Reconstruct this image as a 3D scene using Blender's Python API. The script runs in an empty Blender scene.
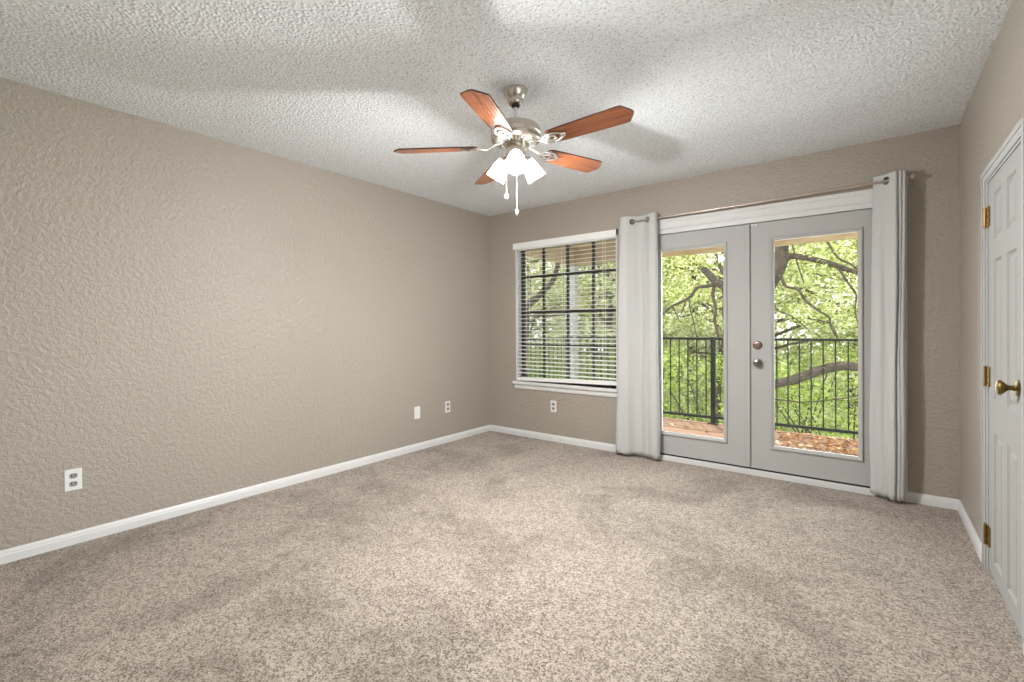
import bpy, bmesh, math, random
import numpy as np
from mathutils import Vector, Matrix, Euler

C = bpy.context.scene.collection
SC = bpy.context.scene
PI = math.pi
W, L, H = 3.90, 4.20, 2.44            # room width, length, height (left wall x=0, rear wall y=0)

# ---------------------------------------------------------------- camera
f_px, cy_px, yaw, roll, pitch = 468.99, 329.25, -0.6563, -0.0050, -0.0034
cam = bpy.data.cameras.new('camera')
cam.sensor_width = 36.0
cam.lens = f_px / 1024 * 36.0
cam.shift_y = (cy_px - 341.0) / 1024
cam.clip_start = 0.02
camo = bpy.data.objects.new('camera', cam); C.objects.link(camo)
fw = Vector((math.sin(yaw)*math.cos(pitch), math.cos(yaw)*math.cos(pitch), math.sin(pitch)))
r_ = Vector((math.cos(yaw), -math.sin(yaw), 0)); u_ = r_.cross(fw)
r2 = math.cos(roll)*r_ + math.sin(roll)*u_; u2 = -math.sin(roll)*r_ + math.cos(roll)*u_
M = Matrix((r2, u2, -fw)).transposed().to_4x4(); M.translation = Vector((3.466, -4.0795, 1.1705))
camo.matrix_world = M
SC.camera = camo

# ---------------------------------------------------------------- sky, sun, exposure
FAN = Vector((1.952, -2.073, 2.44))
LAMP_W = 57.0
wd = bpy.data.worlds.new('sky'); SC.world = wd; wd.use_nodes = True
nt = wd.node_tree; nt.nodes.clear()
out = nt.nodes.new('ShaderNodeOutputWorld'); bg = nt.nodes.new('ShaderNodeBackground')
bg.inputs['Color'].default_value = (0.93, 0.965, 1.0, 1); bg.inputs['Strength'].default_value = 2.5
nt.links.new(bg.outputs[0], out.inputs[0])
sun = bpy.data.lights.new('sun', 'SUN'); sun.energy = 4.3; sun.angle = math.radians(4); sun.color = (1.0, 0.95, 0.84)
suno = bpy.data.objects.new('sun', sun); C.objects.link(suno)
suno.rotation_euler = Vector((0.25, -0.45, -1.0)).to_track_quat('-Z', 'Y').to_euler()
DAY_W = 60.0                                            # daylight under the porch roof, coming in through the doors
day = bpy.data.lights.new('daylight', 'AREA'); day.shape = 'RECTANGLE'; day.size = 2.2; day.size_y = 1.6; day.energy = DAY_W; day.color = (.93, .97, 1.0)
dayo = bpy.data.objects.new('daylight', day); C.objects.link(dayo); dayo.location = (2.75, .95, 1.12); dayo.rotation_euler = (-PI/2, 0, math.radians(-28))
vs = SC.view_settings
vs.view_transform = 'Standard'; vs.look = 'None'; vs.gamma = 1; vs.use_curve_mapping = False; vs.exposure = 0.79
SC.cycles.use_denoising = True
SC.cycles.max_bounces = 10; SC.cycles.diffuse_bounces = 6; SC.cycles.transparent_max_bounces = 24
SC.cycles.sample_clamp_indirect = 6.0

# ---------------------------------------------------------------- materials
def mat(name, col=(.8,.8,.8), rough=.5, metal=0., spec=.5, coat=0.):
    m = bpy.data.materials.new(name); m.use_nodes = True
    b = m.node_tree.nodes['Principled BSDF']
    b.inputs['Base Color'].default_value = (*col, 1); b.inputs['Roughness'].default_value = rough
    b.inputs['Metallic'].default_value = metal; b.inputs['Specular IOR Level'].default_value = spec
    b.inputs['Coat Weight'].default_value = coat
    return m, m.node_tree, b
def N(t, typ, **kw):
    n = t.nodes.new(typ)
    for k, v in kw.items():
        if k in n.inputs.keys(): n.inputs[k].default_value = v
        else: setattr(n, k, v)
    return n
def coords(t, which='Object'):
    return N(t, 'ShaderNodeTexCoord').outputs[which]
def noise(t, vec, scale, detail=2., rough=.5, dist=0.):
    n = N(t, 'ShaderNodeTexNoise', Scale=scale, Detail=detail, Roughness=rough, Distortion=dist)
    t.links.new(vec, n.inputs['Vector']); return n.outputs['Fac']
def ramp(t, fac, stops, interp='LINEAR'):
    r = N(t, 'ShaderNodeValToRGB'); r.color_ramp.interpolation = interp
    while len(r.color_ramp.elements) < len(stops): r.color_ramp.elements.new(.5)
    for e, (p, c) in zip(r.color_ramp.elements, stops):
        e.position = p; e.color = (*c, 1) if len(c) == 3 else c
    t.links.new(fac, r.inputs['Fac']); return r.outputs['Color']
def bump(t, b, hgt, strength, dist):
    n = N(t, 'ShaderNodeBump', Strength=strength, Distance=dist)
    t.links.new(hgt, n.inputs['Height']); t.links.new(n.outputs['Normal'], b.inputs['Normal'])
def mixc(t, fac, a, b_):
    n = N(t, 'ShaderNodeMix', data_type='RGBA')
    for s, v in ((6, a), (7, b_)):
        if isinstance(v, tuple): n.inputs[s].default_value = (*v, 1)
        else: t.links.new(v, n.inputs[s])
    if isinstance(fac, (int, float)): n.inputs[0].default_value = fac
    else: t.links.new(fac, n.inputs[0])
    return n.outputs[2]

def make_wall():
    m, t, b = mat('taupe_textured_paint', (.395, .350, .298), .33, spec=.45)
    v = coords(t)
    n1 = noise(t, v, 44, 3, .55, .5)
    h = ramp(t, n1, [(.36, (0,0,0)), (.64, (1,1,1))])
    n2 = noise(t, v, 120, 2)
    mx = mixc(t, .25, h, n2)
    bump(t, b, mx, .5, .008)
    return m
def make_ceiling():
    m, t, b = mat('popcorn_ceiling', (.80, .785, .76), .95, spec=.1)
    v = coords(t)
    n1 = noise(t, v, 80, 3, .65)
    vo = N(t, 'ShaderNodeTexVoronoi', Scale=62.); t.links.new(v, vo.inputs['Vector'])
    gran = ramp(t, vo.outputs['Distance'], [(.12, (1,1,1)), (.62, (0,0,0))])
    h = mixc(t, .45, gran, n1)
    bump(t, b, h, .75, .010)
    c = ramp(t, n1, [(.34, (.57,.577,.59)), (.47, (.85,.875,.90))])  # shade of the popcorn pits put into the colour as darker specks
    t.links.new(c, b.inputs['Base Color'])
    return m
def make_carpet():
    m, t, b = mat('beige_carpet', (.45,.35,.27), 1.0, spec=.05)
    b.inputs['Sheen Weight'].default_value = .25
    v = coords(t)
    vo = N(t, 'ShaderNodeTexVoronoi', Scale=118.); t.links.new(v, vo.inputs['Vector'])
    sx = N(t, 'ShaderNodeSeparateColor'); t.links.new(vo.outputs['Color'], sx.inputs[0])
    nz = noise(t, v, 150, 4, .75)
    ad = N(t, 'ShaderNodeMath', operation='MULTIPLY_ADD'); ad.inputs[1].default_value = .20; t.links.new(sx.outputs[0], ad.inputs[0])
    ad2 = N(t, 'ShaderNodeMath', operation='ADD'); ad2.inputs[1].default_value = -.10; t.links.new(nz, ad2.inputs[0]); t.links.new(ad2.outputs[0], ad.inputs[2])
    n1 = ad.outputs[0]
    fib = ramp(t, n1, [(.37, (.115,.082,.059)), (.47, (.355,.286,.229)), (.63, (.585,.50,.428))])
    n2 = noise(t, v, 1.5, 6, .62, .6); n4 = noise(t, v, 17, 4, .7)
    big = ramp(t, n2, [(.40, (.74,.725,.71)), (.49, (.96,.96,.96)), (.55, (1.06,1.06,1.06))])
    clump = ramp(t, n4, [(.34, (.80,.79,.78)), (.52, (1,1,1))])
    pm = N(t, 'ShaderNodeMix', data_type='RGBA', blend_type='MULTIPLY'); pm.inputs[0].default_value = 1
    t.links.new(big, pm.inputs[6]); t.links.new(clump, pm.inputs[7]); pat = pm.outputs[2]
    mul = N(t, 'ShaderNodeMix', data_type='RGBA', blend_type='MULTIPLY'); mul.inputs[0].default_value = 1
    t.links.new(fib, mul.inputs[6]); t.links.new(pat, mul.inputs[7])
    t.links.new(mul.outputs[2], b.inputs['Base Color'])
    n3 = noise(t, v, 160, 3, .7)
    bump(t, b, n3, .8, .012)
    return m
def make_white(name, col=(.73,.728,.72), rough=.32, spec=.4):
    m, t, b = mat(name, col, rough, spec=spec)
    bump(t, b, noise(t, coords(t), 45, 2), .04, .002)
    return m
def make_wood(name, dark, light, scale=1., rough=.25, coat=.6, axis=(2.5, 40, 40)):
    m, t, b = mat(name, light, rough, coat=coat)
    b.inputs['Coat Roughness'].default_value = .27
    mp = N(t, 'ShaderNodeMapping'); mp.inputs['Scale'].default_value = tuple(a*scale for a in axis)
    t.links.new(coords(t), mp.inputs['Vector'])
    n = noise(t, mp.outputs[0], 1.6, 4, .6, .8)
    t.links.new(ramp(t, n, [(.32, dark), (.66, light)]), b.inputs['Base Color'])
    return m
def make_leaf(name, stops, trans=.5):
    m = bpy.data.materials.new(name); m.use_nodes = True; t = m.node_tree; t.nodes.clear()
    o = N(t, 'ShaderNodeOutputMaterial'); g = N(t, 'ShaderNodeNewGeometry')
    col = ramp(t, g.outputs['Random Per Island'], stops)
    d = N(t, 'ShaderNodeBsdfDiffuse'); tr = N(t, 'ShaderNodeBsdfTranslucent'); mx = N(t, 'ShaderNodeMixShader')
    mx.inputs[0].default_value = trans
    for s in (d, tr): t.links.new(col, s.inputs['Color'])
    t.links.new(d.outputs[0], mx.inputs[1]); t.links.new(tr.outputs[0], mx.inputs[2]); t.links.new(mx.outputs[0], o.inputs[0])
    return m
def make_bark():
    m, t, b = mat('oak_bark', (.2,.16,.12), .9, spec=.1)
    v = coords(t); n = noise(t, v, 14, 4, .7, .5)
    t.links.new(ramp(t, n, [(.3, (.035,.027,.02)), (.7, (.12,.094,.073))]), b.inputs['Base Color'])
    bump(t, b, n, .8, .03); return m
def make_glass():
    m = bpy.data.materials.new('window_glass'); m.use_nodes = True; t = m.node_tree; t.nodes.clear()
    o = N(t, 'ShaderNodeOutputMaterial'); tr = N(t, 'ShaderNodeBsdfTransparent'); tr.inputs[0].default_value = (.96,.98,.97,1)
    gl = N(t, 'ShaderNodeBsdfGlossy', Roughness=.0); mx = N(t, 'ShaderNodeMixShader')
    fr = N(t, 'ShaderNodeFresnel', IOR=1.45)
    t.links.new(fr.outputs[0], mx.inputs[0]); t.links.new(tr.outputs[0], mx.inputs[1]); t.links.new(gl.outputs[0], mx.inputs[2])
    t.links.new(mx.outputs[0], o.inputs[0]); return m
def make_screen():
    m = bpy.data.materials.new('grey_insect_screen'); m.use_nodes = True; t = m.node_tree; t.nodes.clear()
    o = N(t, 'ShaderNodeOutputMaterial'); tr = N(t, 'ShaderNodeBsdfTransparent'); d = N(t, 'ShaderNodeBsdfDiffuse'); d.inputs[0].default_value = (.10,.10,.10,1)
    mx = N(t, 'ShaderNodeMixShader'); mx.inputs[0].default_value = .28
    t.links.new(tr.outputs[0], mx.inputs[1]); t.links.new(d.outputs[0], mx.inputs[2]); t.links.new(mx.outputs[0], o.inputs[0]); return m
def make_shade():
    m = bpy.data.materials.new('frosted_lamp_glass'); m.use_nodes = True; t = m.node_tree; t.nodes.clear()
    o = N(t, 'ShaderNodeOutputMaterial'); tr = N(t, 'ShaderNodeBsdfTransparent'); tr.inputs[0].default_value = (.95,.94,.92,1)
    tl = N(t, 'ShaderNodeBsdfTranslucent'); tl.inputs[0].default_value = (.9,.89,.87,1)
    em = N(t, 'ShaderNodeEmission', Strength=.55); em.inputs[0].default_value = (1,.98,.95,1)
    a = N(t, 'ShaderNodeMixShader'); a.inputs[0].default_value = .93
    ad = N(t, 'ShaderNodeAddShader')
    t.links.new(tr.outputs[0], a.inputs[1]); t.links.new(tl.outputs[0], a.inputs[2])
    t.links.new(a.outputs[0], ad.inputs[0]); t.links.new(em.outputs[0], ad.inputs[1]); t.links.new(ad.outputs[0], o.inputs[0])
    return m
def make_bulb():
    m, t, b = mat('lit_bulb', (1,1,1), .4)
    b.inputs['Emission Color'].default_value = (1,.97,.93,1); b.inputs['Emission Strength'].default_value = 4.0
    return m
def make_curtain():
    m = bpy.data.materials.new('white_curtain_cloth'); m.use_nodes = True; t = m.node_tree
    b = t.nodes['Principled BSDF']; o = t.nodes['Material Output']
    b.inputs['Base Color'].default_value = (.63,.628,.615,1); b.inputs['Roughness'].default_value = .9; b.inputs['Specular IOR Level'].default_value = .1
    mp = N(t, 'ShaderNodeMapping'); mp.inputs['Scale'].default_value = (60, 60, 4)
    t.links.new(coords(t), mp.inputs['Vector'])
    bump(t, b, noise(t, mp.outputs[0], 1., 3, .6), .12, .003)
    tl = N(t, 'ShaderNodeBsdfTranslucent'); tl.inputs[0].default_value = (.8,.8,.78,1)
    mx = N(t, 'ShaderNodeMixShader'); mx.inputs[0].default_value = .14
    t.links.new(b.outputs[0], mx.inputs[1]); t.links.new(tl.outputs[0], mx.inputs[2]); t.links.new(mx.outputs[0], o.inputs[0])
    return m
def make_deck():
    m, t, b = mat('weathered_deck_boards', (.5,.33,.25), .8, spec=.2)
    v = coords(t)
    mp = N(t, 'ShaderNodeMapping'); mp.inputs['Scale'].default_value = (1.5, 18, 18); t.links.new(v, mp.inputs['Vector'])
    n = noise(t, mp.outputs[0], 2, 4, .6)
    t.links.new(ramp(t, n, [(.3, (.17,.095,.062)), (.7, (.29,.18,.125))]), b.inputs['Base Color'])
    return m
def make_ground():
    m, t, b = mat('mossy_ground', (.2,.3,.1), 1., spec=.05)
    n = noise(t, coords(t), 3.5, 6, .75)
    t.links.new(ramp(t, n, [(.3, (.10,.15,.05)), (.55, (.30,.38,.14)), (.75, (.50,.50,.26))]), b.inputs['Base Color'])
    return m
def make_nickel(name, col, rough=.25):
    m, t, b = mat(name, col, rough, 1.0)
    mp = N(t, 'ShaderNodeMapping'); mp.inputs['Scale'].default_value = (6, 6, 220); t.links.new(coords(t), mp.inputs['Vector'])
    bump(t, b, noise(t, mp.outputs[0], 1., 2), .05, .001)
    return m

WALL = make_wall(); CEIL = make_ceiling(); CARPET = make_carpet()
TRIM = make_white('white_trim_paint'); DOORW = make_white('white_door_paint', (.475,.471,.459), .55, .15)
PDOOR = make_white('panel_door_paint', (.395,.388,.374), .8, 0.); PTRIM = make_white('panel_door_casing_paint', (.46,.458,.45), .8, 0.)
PLATE = make_white('white_plastic', (.80,.80,.79), .3)
SLAT = make_white('white_blind_slat', (.88,.875,.86), .4)
DARKSLOT = mat('dark_slots', (.03,.03,.032), .5)[0]; GREYREC = mat('grey_receptacle', (.30,.30,.305), .4)[0]
BRONZE = mat('dark_bronze_aluminium', (.03,.027,.024), .45)[0]
IRON = mat('painted_dark_green_iron', (.018,.026,.021), .6, 0., .2)[0]
NICKEL = make_nickel('brushed_nickel', (.62,.57,.51), .27); PALE_NICKEL = make_nickel('pale_nickel', (.80,.77,.75), .28)
ROD = make_nickel('warm_nickel_rod', (.62,.54,.48), .3)
PEWTER = mat('dark_pewter', (.26,.235,.215), .3, 1.)[0]; DARKPEW = mat('dark_grommet_metal', (.10,.092,.088), .3, 1.)[0]; COPPER = mat('oil_bronze', (.27,.19,.155), .35, 1.)[0]
BRASS = mat('antique_brass', (.34,.215,.075), .38, 1.)[0]; DBRASS = mat('dark_antique_brass', (.20,.14,.045), .42, 1.)[0]
CHERRY = make_wood('cherry_blade_wood', (.12,.031,.010), (.30,.092,.028), coat=.55)
BLADE_EDGE = mat('dark_blade_edge', (.07,.025,.015), .4)[0]
PINE = make_wood('pine_porch_boards', (.42,.30,.165), (.60,.47,.30), 1., .7, 0., (3, 30, 30))
POSTW = make_white('white_post_paint', (.50,.49,.475), .5)
GLASS = make_glass(); SCREEN = make_screen(); SHADE = make_shade(); BULB = make_bulb(); CURT = make_curtain(); DECK = make_deck(); GROUND = make_ground(); BARK = make_bark()
LEAF_A = make_leaf('oak_leaves', [(0, (.14,.18,.04)), (.4, (.38,.42,.13)), (.75, (.64,.65,.32)), (1, (.82,.80,.60))])
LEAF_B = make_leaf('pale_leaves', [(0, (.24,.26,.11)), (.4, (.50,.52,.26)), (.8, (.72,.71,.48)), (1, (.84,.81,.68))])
LEAF_C = make_leaf('shrub_leaves', [(0, (.16,.22,.04)), (.5, (.37,.45,.11)), (.9, (.54,.60,.21)), (1, (.66,.65,.39))])
LITTER = make_leaf('dry_leaves', [(0, (.16,.07,.03)), (.4, (.36,.175,.07)), (.75, (.46,.26,.12)), (1, (.66,.52,.40))], .1)
BLACK = mat('black_parts_and_gap_shade', (.012,.012,.012), .6)[0]; CHAIN = mat('pale_pull_chain', (.75,.73,.70), .4, .4)[0]

# ---------------------------------------------------------------- mesh helpers
def obj(name, bm, m, parent=None, smooth=False, loc=None):
    bmesh.ops.recalc_face_normals(bm, faces=bm.faces)
    me = bpy.data.meshes.new(name); bm.to_mesh(me); bm.free()
    for x in (m if isinstance(m, (list, tuple)) else [m]): me.materials.append(x)
    if smooth:
        me.polygons.foreach_set('use_smooth', [True]*len(me.polygons))
        if smooth != 'all':
            try: me.set_sharp_from_angle(angle=math.radians(35))
            except Exception: pass
    o = bpy.data.objects.new(name, me); C.objects.link(o)
    if parent: o.parent = parent
    if loc: o.location = loc
    return o
def tag(o, label=None, cat=None, group=None, kind=None):
    for k, v in (('label', label), ('category', cat), ('group', group), ('kind', kind)):
        if v: o[k] = v
    return o
def empty(name, loc=(0,0,0), **kw):
    o = bpy.data.objects.new(name, None); C.objects.link(o); o.location = loc; o.empty_display_size = .1
    return tag(o, **kw)
def box(bm, x0, x1, y0, y1, z0, z1, bev=0.):
    r = bmesh.ops.create_cube(bm, size=1.)
    vs_ = r['verts']
    bmesh.ops.scale(bm, vec=(x1-x0, y1-y0, z1-z0), verts=vs_)
    bmesh.ops.translate(bm, vec=((x0+x1)/2, (y0+y1)/2, (z0+z1)/2), verts=vs_)
    if bev > 0:
        es = list({e for v in vs_ for e in v.link_edges})
        bmesh.ops.bevel(bm, geom=es, offset=bev, segments=2, affect='EDGES', profile=.5)
def lathe(bm, prof, seg=32, mtx=None, caps=True):
    rings = []
    for r, z in prof:
        ring = []
        for k in range(seg):
            a = 2*PI*k/seg; v = Vector((r*math.cos(a), r*math.sin(a), z))
            ring.append(bm.verts.new(mtx @ v if mtx else v))
        rings.append(ring)
    for a, b in zip(rings, rings[1:]):
        for k in range(seg): bm.faces.new((a[k], a[(k+1) % seg], b[(k+1) % seg], b[k]))
    if caps:
        bm.faces.new(rings[0][::-1]); bm.faces.new(rings[-1])
def catmull(pts, n):
    P = [Vector(p) for p in pts]; P = [2*P[0]-P[1]] + P + [2*P[-1]-P[-2]]; res = []
    for i in range(1, len(P)-2):
        for k in range(n):
            t = k/n; a, b, c, d = P[i-1:i+3]
            res.append(.5*((2*b)+(c-a)*t+(2*a-5*b+4*c-d)*t*t+(3*b-a-3*c+d)*t**3))
    res.append(P[-2]); return res
def tube(bm, pts, r0, r1=None, seg=8, sub=0, closed=False, wob=0., rnd=None, flat=1.):
    r1 = r0 if r1 is None else r1
    P = catmull(pts, sub) if sub else [Vector(p) for p in pts]
    n = len(P); rings = []; up = None
    for i, p in enumerate(P):
        if closed: d = P[(i+1) % n] - P[i-1]
        else: d = P[min(i+1, n-1)] - P[max(i-1, 0)]
        d.normalize()
        if up is None: up = Vector((0,0,1)) if abs(d.z) < .9 else Vector((1,0,0))
        s = d.cross(up).normalized(); up = s.cross(d).normalized()
        rr = r0 + (r1-r0)*i/max(1, n-1)
        if wob and rnd: rr *= 1 + rnd.uniform(-wob, wob)
        rings.append([bm.verts.new(p + (math.cos(2*PI*k/seg)*s + flat*math.sin(2*PI*k/seg)*up)*rr) for k in range(seg)])
    m_ = n if closed else n-1
    for i in range(m_):
        a, b = rings[i], rings[(i+1) % n]
        for k in range(seg): bm.faces.new((a[k], a[(k+1) % seg], b[(k+1) % seg], b[k]))
    if not closed:
        bm.faces.new(rings[0][::-1]); bm.faces.new(rings[-1])
def prism(bm, outline, z0, z1):
    a = [bm.verts.new((x, y, z0)) for x, y in outline]; b = [bm.verts.new((x, y, z1)) for x, y in outline]; n = len(a)
    bm.faces.new(a[::-1]); bm.faces.new(b)
    for k in range(n): bm.faces.new((a[k], a[(k+1) % n], b[(k+1) % n], b[k]))
def profile_run(bm, prof, p0, p1, inward):
    """Sweep a (depth, height) profile from p0 to p1 (on the floor plane); depth runs along inward."""
    p0, p1, w = Vector(p0), Vector(p1), Vector(inward)
    A = [bm.verts.new(p0 + w*d + Vector((0,0,h))) for d, h in prof]; B = [bm.verts.new(p1 + w*d + Vector((0,0,h))) for d, h in prof]; n = len(A)
    for k in range(n): bm.faces.new((A[k], A[(k+1) % n], B[(k+1) % n], B[k]))
    bm.faces.new(A[::-1]); bm.faces.new(B)
def new(): return bmesh.new()

# ================================================================= THE ROOM
def struct(name, bm, m, label, cat): return tag(obj(name, bm, m), label, cat, kind='structure')
T = .15
bm = new(); box(bm, -T, W+T, -L-T, T, -.2, 0.); struct('floor', bm, CARPET, 'beige mottled cut-pile carpet covering the whole floor', 'floor')
bm = new(); box(bm, -T, W+T, -L-T, T, H, H+.25); struct('ceiling', bm, CEIL, 'white popcorn-textured ceiling over the whole room', 'ceiling')
bm = new(); box(bm, -T, 0, -L-T, T, 0, H); struct('wall_left', bm, WALL, 'long taupe textured wall on the left, bare but for outlets', 'wall')
WX0, WX1, WZ0, WZ1 = .377, 1.565, .592, 2.06        # window opening
DX0, DX1, DZ1 = 1.77, 3.57, 2.03                    # french door opening
bm = new()
for a in ((0, WX0, 0, H), (WX1, DX0, 0, H), (DX1, W, 0, H), (WX0, WX1, 0, WZ0), (WX0, WX1, WZ1, H), (DX0, DX1, DZ1, H)):
    box(bm, a[0], a[1], 0, T, a[2], a[3])
struct('wall_back', bm, WALL, 'taupe textured wall holding the window and the french doors', 'wall')
D2a, D2b, D2t = -.890, -1.616, 1.875                 # panel door opening
VY0, VY1, VZ0, VZ1 = -4.00, -1.85, .20, 1.66          # unseen window added in the right wall to let in sky light as fill
bm = new(); box(bm, W, W+T, D2a, T, 0, H); box(bm, W, W+T, VY1, D2b, 0, H); box(bm, W, W+T, -L-T, VY0, 0, H); box(bm, W, W+T, VY0, VY1, 0, VZ0); box(bm, W, W+T, VY0, VY1, VZ1, H); box(bm, W, W+T, D2b, D2a, D2t, H)
struct('wall_right', bm, WALL, 'taupe textured wall around the white panel door', 'wall')
bm = new(); box(bm, 0, W, -L-T, -L, 0, H); struct('wall_front', bm, WALL, 'taupe textured wall facing the french doors', 'wall')
BP = [(0, 0), (.014, 0), (.014, .040), (.011, .046), (.011, .052), (.007, .060), (.004, .066), (0, .066)]
bm = new(); profile_run(bm, BP, (0, -L, 0), (0, 0, 0), (1,0,0)); struct('baseboard_left', bm, TRIM, 'white stepped baseboard along the long bare wall', 'baseboard')
bm = new(); profile_run(bm, BP, (0, 0, 0), (DX0-.075, 0, 0), (0,-1,0)); profile_run(bm, BP, (DX1+.075, 0, 0), (W, 0, 0), (0,-1,0))
struct('baseboard_back', bm, TRIM, 'white stepped baseboard below the window and beside the right curtain', 'baseboard')
bm = new(); profile_run(bm, BP, (W, 0, 0), (W, -.845, 0), (-1,0,0)); profile_run(bm, BP, (W, -1.661, 0), (W, -L, 0), (-1,0,0))
struct('baseboard_right', bm, TRIM, 'white stepped baseboard running to the panel door casing', 'baseboard')

# ---------------------------------------------------------------- window
win = empty('window_1', (.97, 0, WZ0), label='dark-framed grid window in a white reveal behind the blind', cat='window', kind='structure')
def sub(name, bm, m, par, smooth=False):                # geometry given in world coordinates, parented to par
    w = Vector(par.matrix_local.translation) if par.parent is None else Vector(par.parent.location) + Vector(par.location)
    w = Vector(par.location); p = par.parent
    while p: w = w + Vector(p.location); p = p.parent
    bmesh.ops.translate(bm, vec=-w, verts=bm.verts)
    return obj(name, bm, m, par, smooth)
bm = new(); rl = .008
box(bm, WX0, WX0+rl, .0, T, WZ0, WZ1); box(bm, WX1-rl, WX1, .0, T, WZ0, WZ1); box(bm, WX0, WX1, .0, T, WZ1-rl, WZ1)
sub('reveal_lining', bm, TRIM, win)
bm = new(); fy0, fy1 = .095, .135
box(bm, WX0+rl, WX0+.036, fy0, fy1, WZ0, WZ1-rl); box(bm, WX1-.036, WX1-rl, fy0, fy1, WZ0, WZ1-rl)
box(bm, WX0, WX1, fy0, fy1, WZ0, WZ0+.022); box(bm, WX0, WX1, fy0, fy1, WZ1-.04, WZ1-rl)
sub('window_frame', bm, BRONZE, win)
bm = new()
for x in (.671, .969, 1.264): box(bm, x-.0125, x+.0125, .105, .128, WZ0, WZ1)
for z, h in ((1.724, .013), (1.340, .017), (.978, .012)): box(bm, WX0+.03, WX1-.03, .103, .130, z-h, z+h)
sub('glazing_bars', bm, BRONZE, win)
bm = new(); box(bm, WX0+.03, WX1-.03, .114, .118, WZ0+.03, WZ1-.04); sub('glass_pane', bm, GLASS, win)
bm = new(); box(bm, WX0+.03, WX1-.03, .131, .1325, WZ0+.02, WZ1-.04); sub('insect_screen', bm, SCREEN, win)
bm = new(); box(bm, .354, 1.60, -.038, .095, .562, .592, .004); sub('window_sill', bm, TRIM, win)
bm = new(); profile_run(bm, [(0, .509), (.014, .512), (.017, .522), (.017, .547), (.022, .554), (.022, .562), (0, .562)], (.369, 0, 0), (1.585, 0, 0), (0,-1,0)); sub('sill_apron', bm, TRIM, win)

w2 = empty('added_fill_window', (W+.07, (VY0+VY1)/2, VZ0), label='wide white-framed window added out of view in the right wall for fill light', cat='window', kind='structure')
bm = new()
for a, b_ in ((VY0, VY0+.05), ((VY0+VY1)/2-.03, (VY0+VY1)/2+.03), (VY1-.05, VY1)): box(bm, W+.04, W+.10, a, b_, VZ0, VZ1)
for a, b_ in ((VZ0, VZ0+.05), (VZ1-.05, VZ1)): box(bm, W+.041, W+.099, VY0, VY1, a, b_)
sub('window_frame', bm, TRIM, w2)
bm = new(); box(bm, W+.068, W+.072, VY0+.04, VY1-.04, VZ0+.04, VZ1-.04); sub('glass_pane', bm, GLASS, w2)

# ---------------------------------------------------------------- blind
bl = empty('window_blind', (.965, .03, 2.06), label='white two-inch horizontal slat blind lowered and open over the window', cat='blind')
bm = new(); box(bm, .358, 1.569, -.024, -.006, 2.017, 2.083, .003); box(bm, .358, .370, -.008, .0, 2.017, 2.083); box(bm, 1.557, 1.569, -.008, 0, 2.017, 2.083)
sub('valance', bm, SLAT, bl)
bm = new(); box(bm, WX0+.012, WX1-.012, .004, .058, 2.008, 2.050); sub('headrail', bm, SLAT, bl)
bm = new(); box(bm, 1.570, 1.579, -.024, .0, 2.035, 2.085, .002); sub('end_bracket', bm, BLACK, bl)
NS = 32; ZT, ZB = 1.978, .682
slat_me = None
for k in range(NS):
    z = ZT + (ZB-ZT)*k/(NS-1)
    if slat_me is None:
        bm = new(); nseg = 6; hw = .0245; th = .0010; x0, x1 = WX0+.012-.965, WX1-.012-.965
        prof = [(-hw+2*hw*i/nseg, .002*(1-((i/nseg)*2-1)**2)) for i in range(nseg+1)]
        ring = prof + [(y, h_-th*2) for y, h_ in prof[::-1]]
        A = [bm.verts.new((x0, y, h_)) for y, h_ in ring]; B = [bm.verts.new((x1, y, h_)) for y, h_ in ring]; n = len(A)
        for i in range(n): bm.faces.new((A[i], A[(i+1) % n], B[(i+1) % n], B[i]))
        bm.faces.new(A[::-1]); bm.faces.new(B)
        s0 = obj('slat', bm, SLAT, bl, True); slat_me = s0.data
    else:
        s0 = bpy.data.objects.new('slat', slat_me); C.objects.link(s0); s0.parent = bl
    s0.location = (0, 0, z-2.06); s0.rotation_euler = (math.radians(8), 0, 0)
bm = new(); box(bm, WX0+.012, WX1-.012, .002, .056, .608, .646, .005)
for v in bm.verts: v.co.z += (v.co.x-.965)*.021
sub('bottom_rail', bm, SLAT, bl)
for x in (.52, .965, 1.42):
    bm = new()
    for y in (.004, .056): tube(bm, [(x, y, 2.01), (x, y, .66)], .0013, seg=6)
    sub('ladder_cord', bm, SLAT, bl)

# ---------------------------------------------------------------- french doors
fd = empty('door_1', (2.68, 0, 0), label='white french doors, two full-glass leaves, between the curtains', cat='door', kind='structure')
bm = new()
def casing(bm, x0, x1, z1, wd_, y=0):                   # stepped casing: legs then head
    for (a, b_) in ((x0-wd_, x0), (x1, x1+wd_)):
        box(bm, a, b_, y-.014, y, 0, z1)
        o = (a, a+.022) if b_ == x0 else (b_-.022, b_)
        box(bm, o[0], o[1], y-.022, y-.013, 0, z1+wd_-.030)
    box(bm, x0-wd_, x1+wd_, y-.014, y, z1, z1+wd_)
    box(bm, x0-wd_, x1+wd_, y-.022, y-.013, z1+wd_-.030, z1+wd_, .003)
    box(bm, x0-wd_, x1+wd_, y-.018, y-.013, z1+.004, z1+.020, .003)
casing(bm, DX0+.01, DX1-.01, DZ1-.005, .085)
for a, b_ in ((DX0, DX0+.03), (DX1-.03, DX1)): box(bm, a, b_, 0, T, 0, DZ1)
box(bm, DX0, DX1, -.002, T, 1.986, DZ1); box(bm, DX0, DX1, .062, .08, 1.97, 1.99)
sub('door_frame', bm, TRIM, fd)
bm = new(); box(bm, DX0, DX1, -.012, T+.03, 0.0, .042, .003); sub('threshold', bm, TRIM, fd)
bm = new(); box(bm, DX0+.03, DX1-.03, .0125, .07, .041, .0545); sub('gap_shade_strip', bm, BLACK, fd)  # black strip standing in for the shade in the gap under the leaves
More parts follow.
